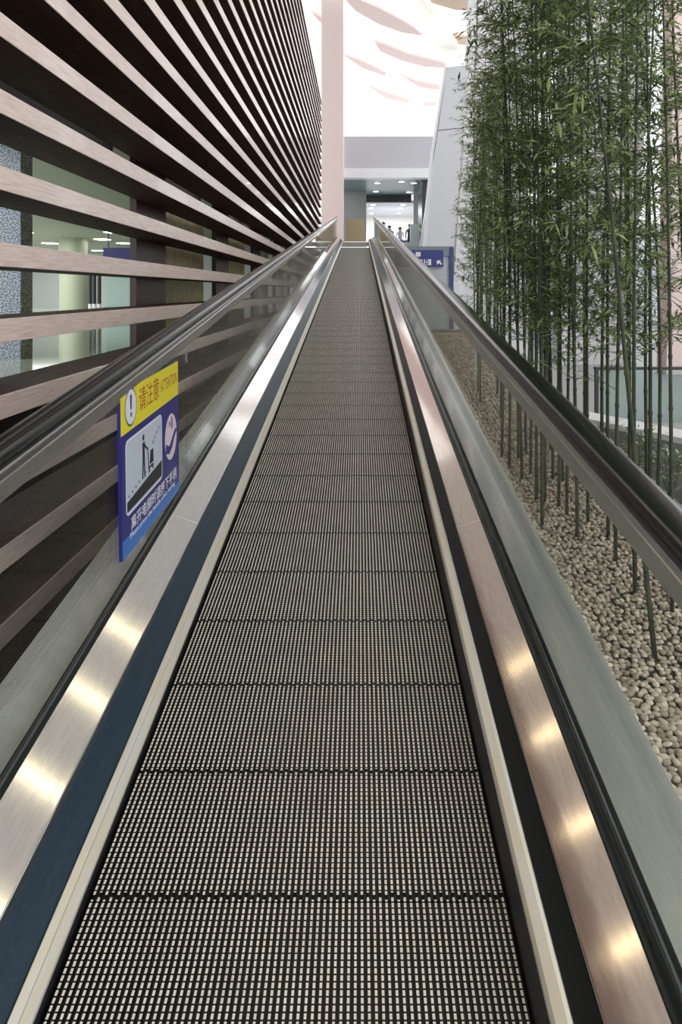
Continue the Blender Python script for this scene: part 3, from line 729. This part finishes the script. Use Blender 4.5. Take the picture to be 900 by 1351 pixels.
# figure with trolley on the ramp
sheet('pictogram_figure', disc(.285,.405,.014,14), 'print_black', 4)
sheet('pictogram_figure', [(.268,.385),(.302,.385),(.300,.330),(.308,.235),(.292,.235),(.286,.310),(.276,.235),(.260,.235),(.270,.330)], 'print_black', 4)
sheet('pictogram_figure', [(.300,.378),(.345,.345),(.341,.337),(.300,.362)], 'print_black', 4)
sheet('pictogram_trolley', [(.340,.350),(.350,.350),(.365,.262),(.430,.262),(.430,.252),(.352,.252)], 'print_black', 4)
sheet('pictogram_trolley', [(.372,.268),(.430,.268),(.430,.325),(.385,.325)], 'print_black', 4)
sheet('pictogram_trolley', disc(.365,.244,.010,12), 'print_black', 4); sheet('pictogram_trolley', disc(.422,.246,.010,12), 'print_black', 4)
for i in range(4): sheet('pictogram_dot', [(.42+.03*i,.345+.014*i),(.44+.03*i,.352+.014*i),(.438+.03*i,.358+.014*i),(.418+.03*i,.351+.014*i)], 'print_black', 4)
sheet('round_symbol', disc(.735,.300,.108), 'print_pink', 2)
sheet('hand_symbol', [(.64,.285),(.70,.262),(.735,.276),(.80,.318),(.835,.322),(.842,.305),(.80,.285),(.752,.245),(.700,.225),(.640,.240)], 'navy', 3)
sheet('hand_symbol', [(.742,.390),(.762,.390),(.766,.345),(.752,.330),(.742,.345)], 'navy', 3)
sheet('hand_symbol', [(.70,.372),(.716,.380),(.726,.356),(.712,.348)], 'navy', 3)
def text(body, u, v, size, m, lay, width=None, name='lettering'):
    c = bpy.data.curves.new('lettering', 'FONT'); c.body = body; c.size = size; c.extrude = .0002; c.resolution_u = 3; c.offset = size*.006
    o = bpy.data.objects.new('lettering', c); COL.objects.link(o)
    dg = bpy.context.evaluated_depsgraph_get(); me = bpy.data.meshes.new_from_object(o.evaluated_get(dg)); bpy.data.objects.remove(o)
    xs = [w.co.x for w in me.vertices]; k = (width/(max(xs)-min(xs))) if width and xs else 1
    for w in me.vertices: w.co = Mst @ Vector((u + (w.co.x-min(xs))*k, v + w.co.y, lay*.0004 + w.co.z))
    me.materials.clear(); me.materials.append(M[m]); n = bpy.data.objects.new(name, me); COL.objects.link(n); n.parent = st; return n
text('请注意', .235, .530, .105, 'redbrown', 2, .30)['label'] = 'red brown characters'
text('ATTENTION', .565, .540, .075, 'redbrown', 2, .295)['label'] = 'red brown capitals'
text('离开电梯时请按下手柄', .110, .082, .060, 'print_white', 3, .72)['label'] = 'white characters'
text('Please press the handle when leaving', .095, .052, .030, 'print_white', 3, .70)['label'] = 'small white lettering'

# ------------------------------------------------------------------ warm linear ceiling lights high over the walkway (out of the frame)
for i in range(5):
    yy = 6.6 + 1.9*i; zz = EZ + 9.0
    e = empty('linear_light', (2.2, yy, zz), 'long warm linear light hung high across the walkway', 'light', 'linear lights over the walkway')
    b = MB(); b.box(-5.0, 7.0, yy-.06, yy+.06, zz, zz+.08); b.build('housing', 'print_white', e)
    b = MB(); b.box(-4.98, 6.98, yy-.022, yy+.022, zz-.02, zz); b.build('tube', 'warm', e)

# hall ceiling over the walkway, above the frame
b = MB(); b.box(-9, 11, -9, 33.5, EZ + 13.6, EZ + 13.8); b.build('ceiling', 'overceil')['kind'] = 'structure'
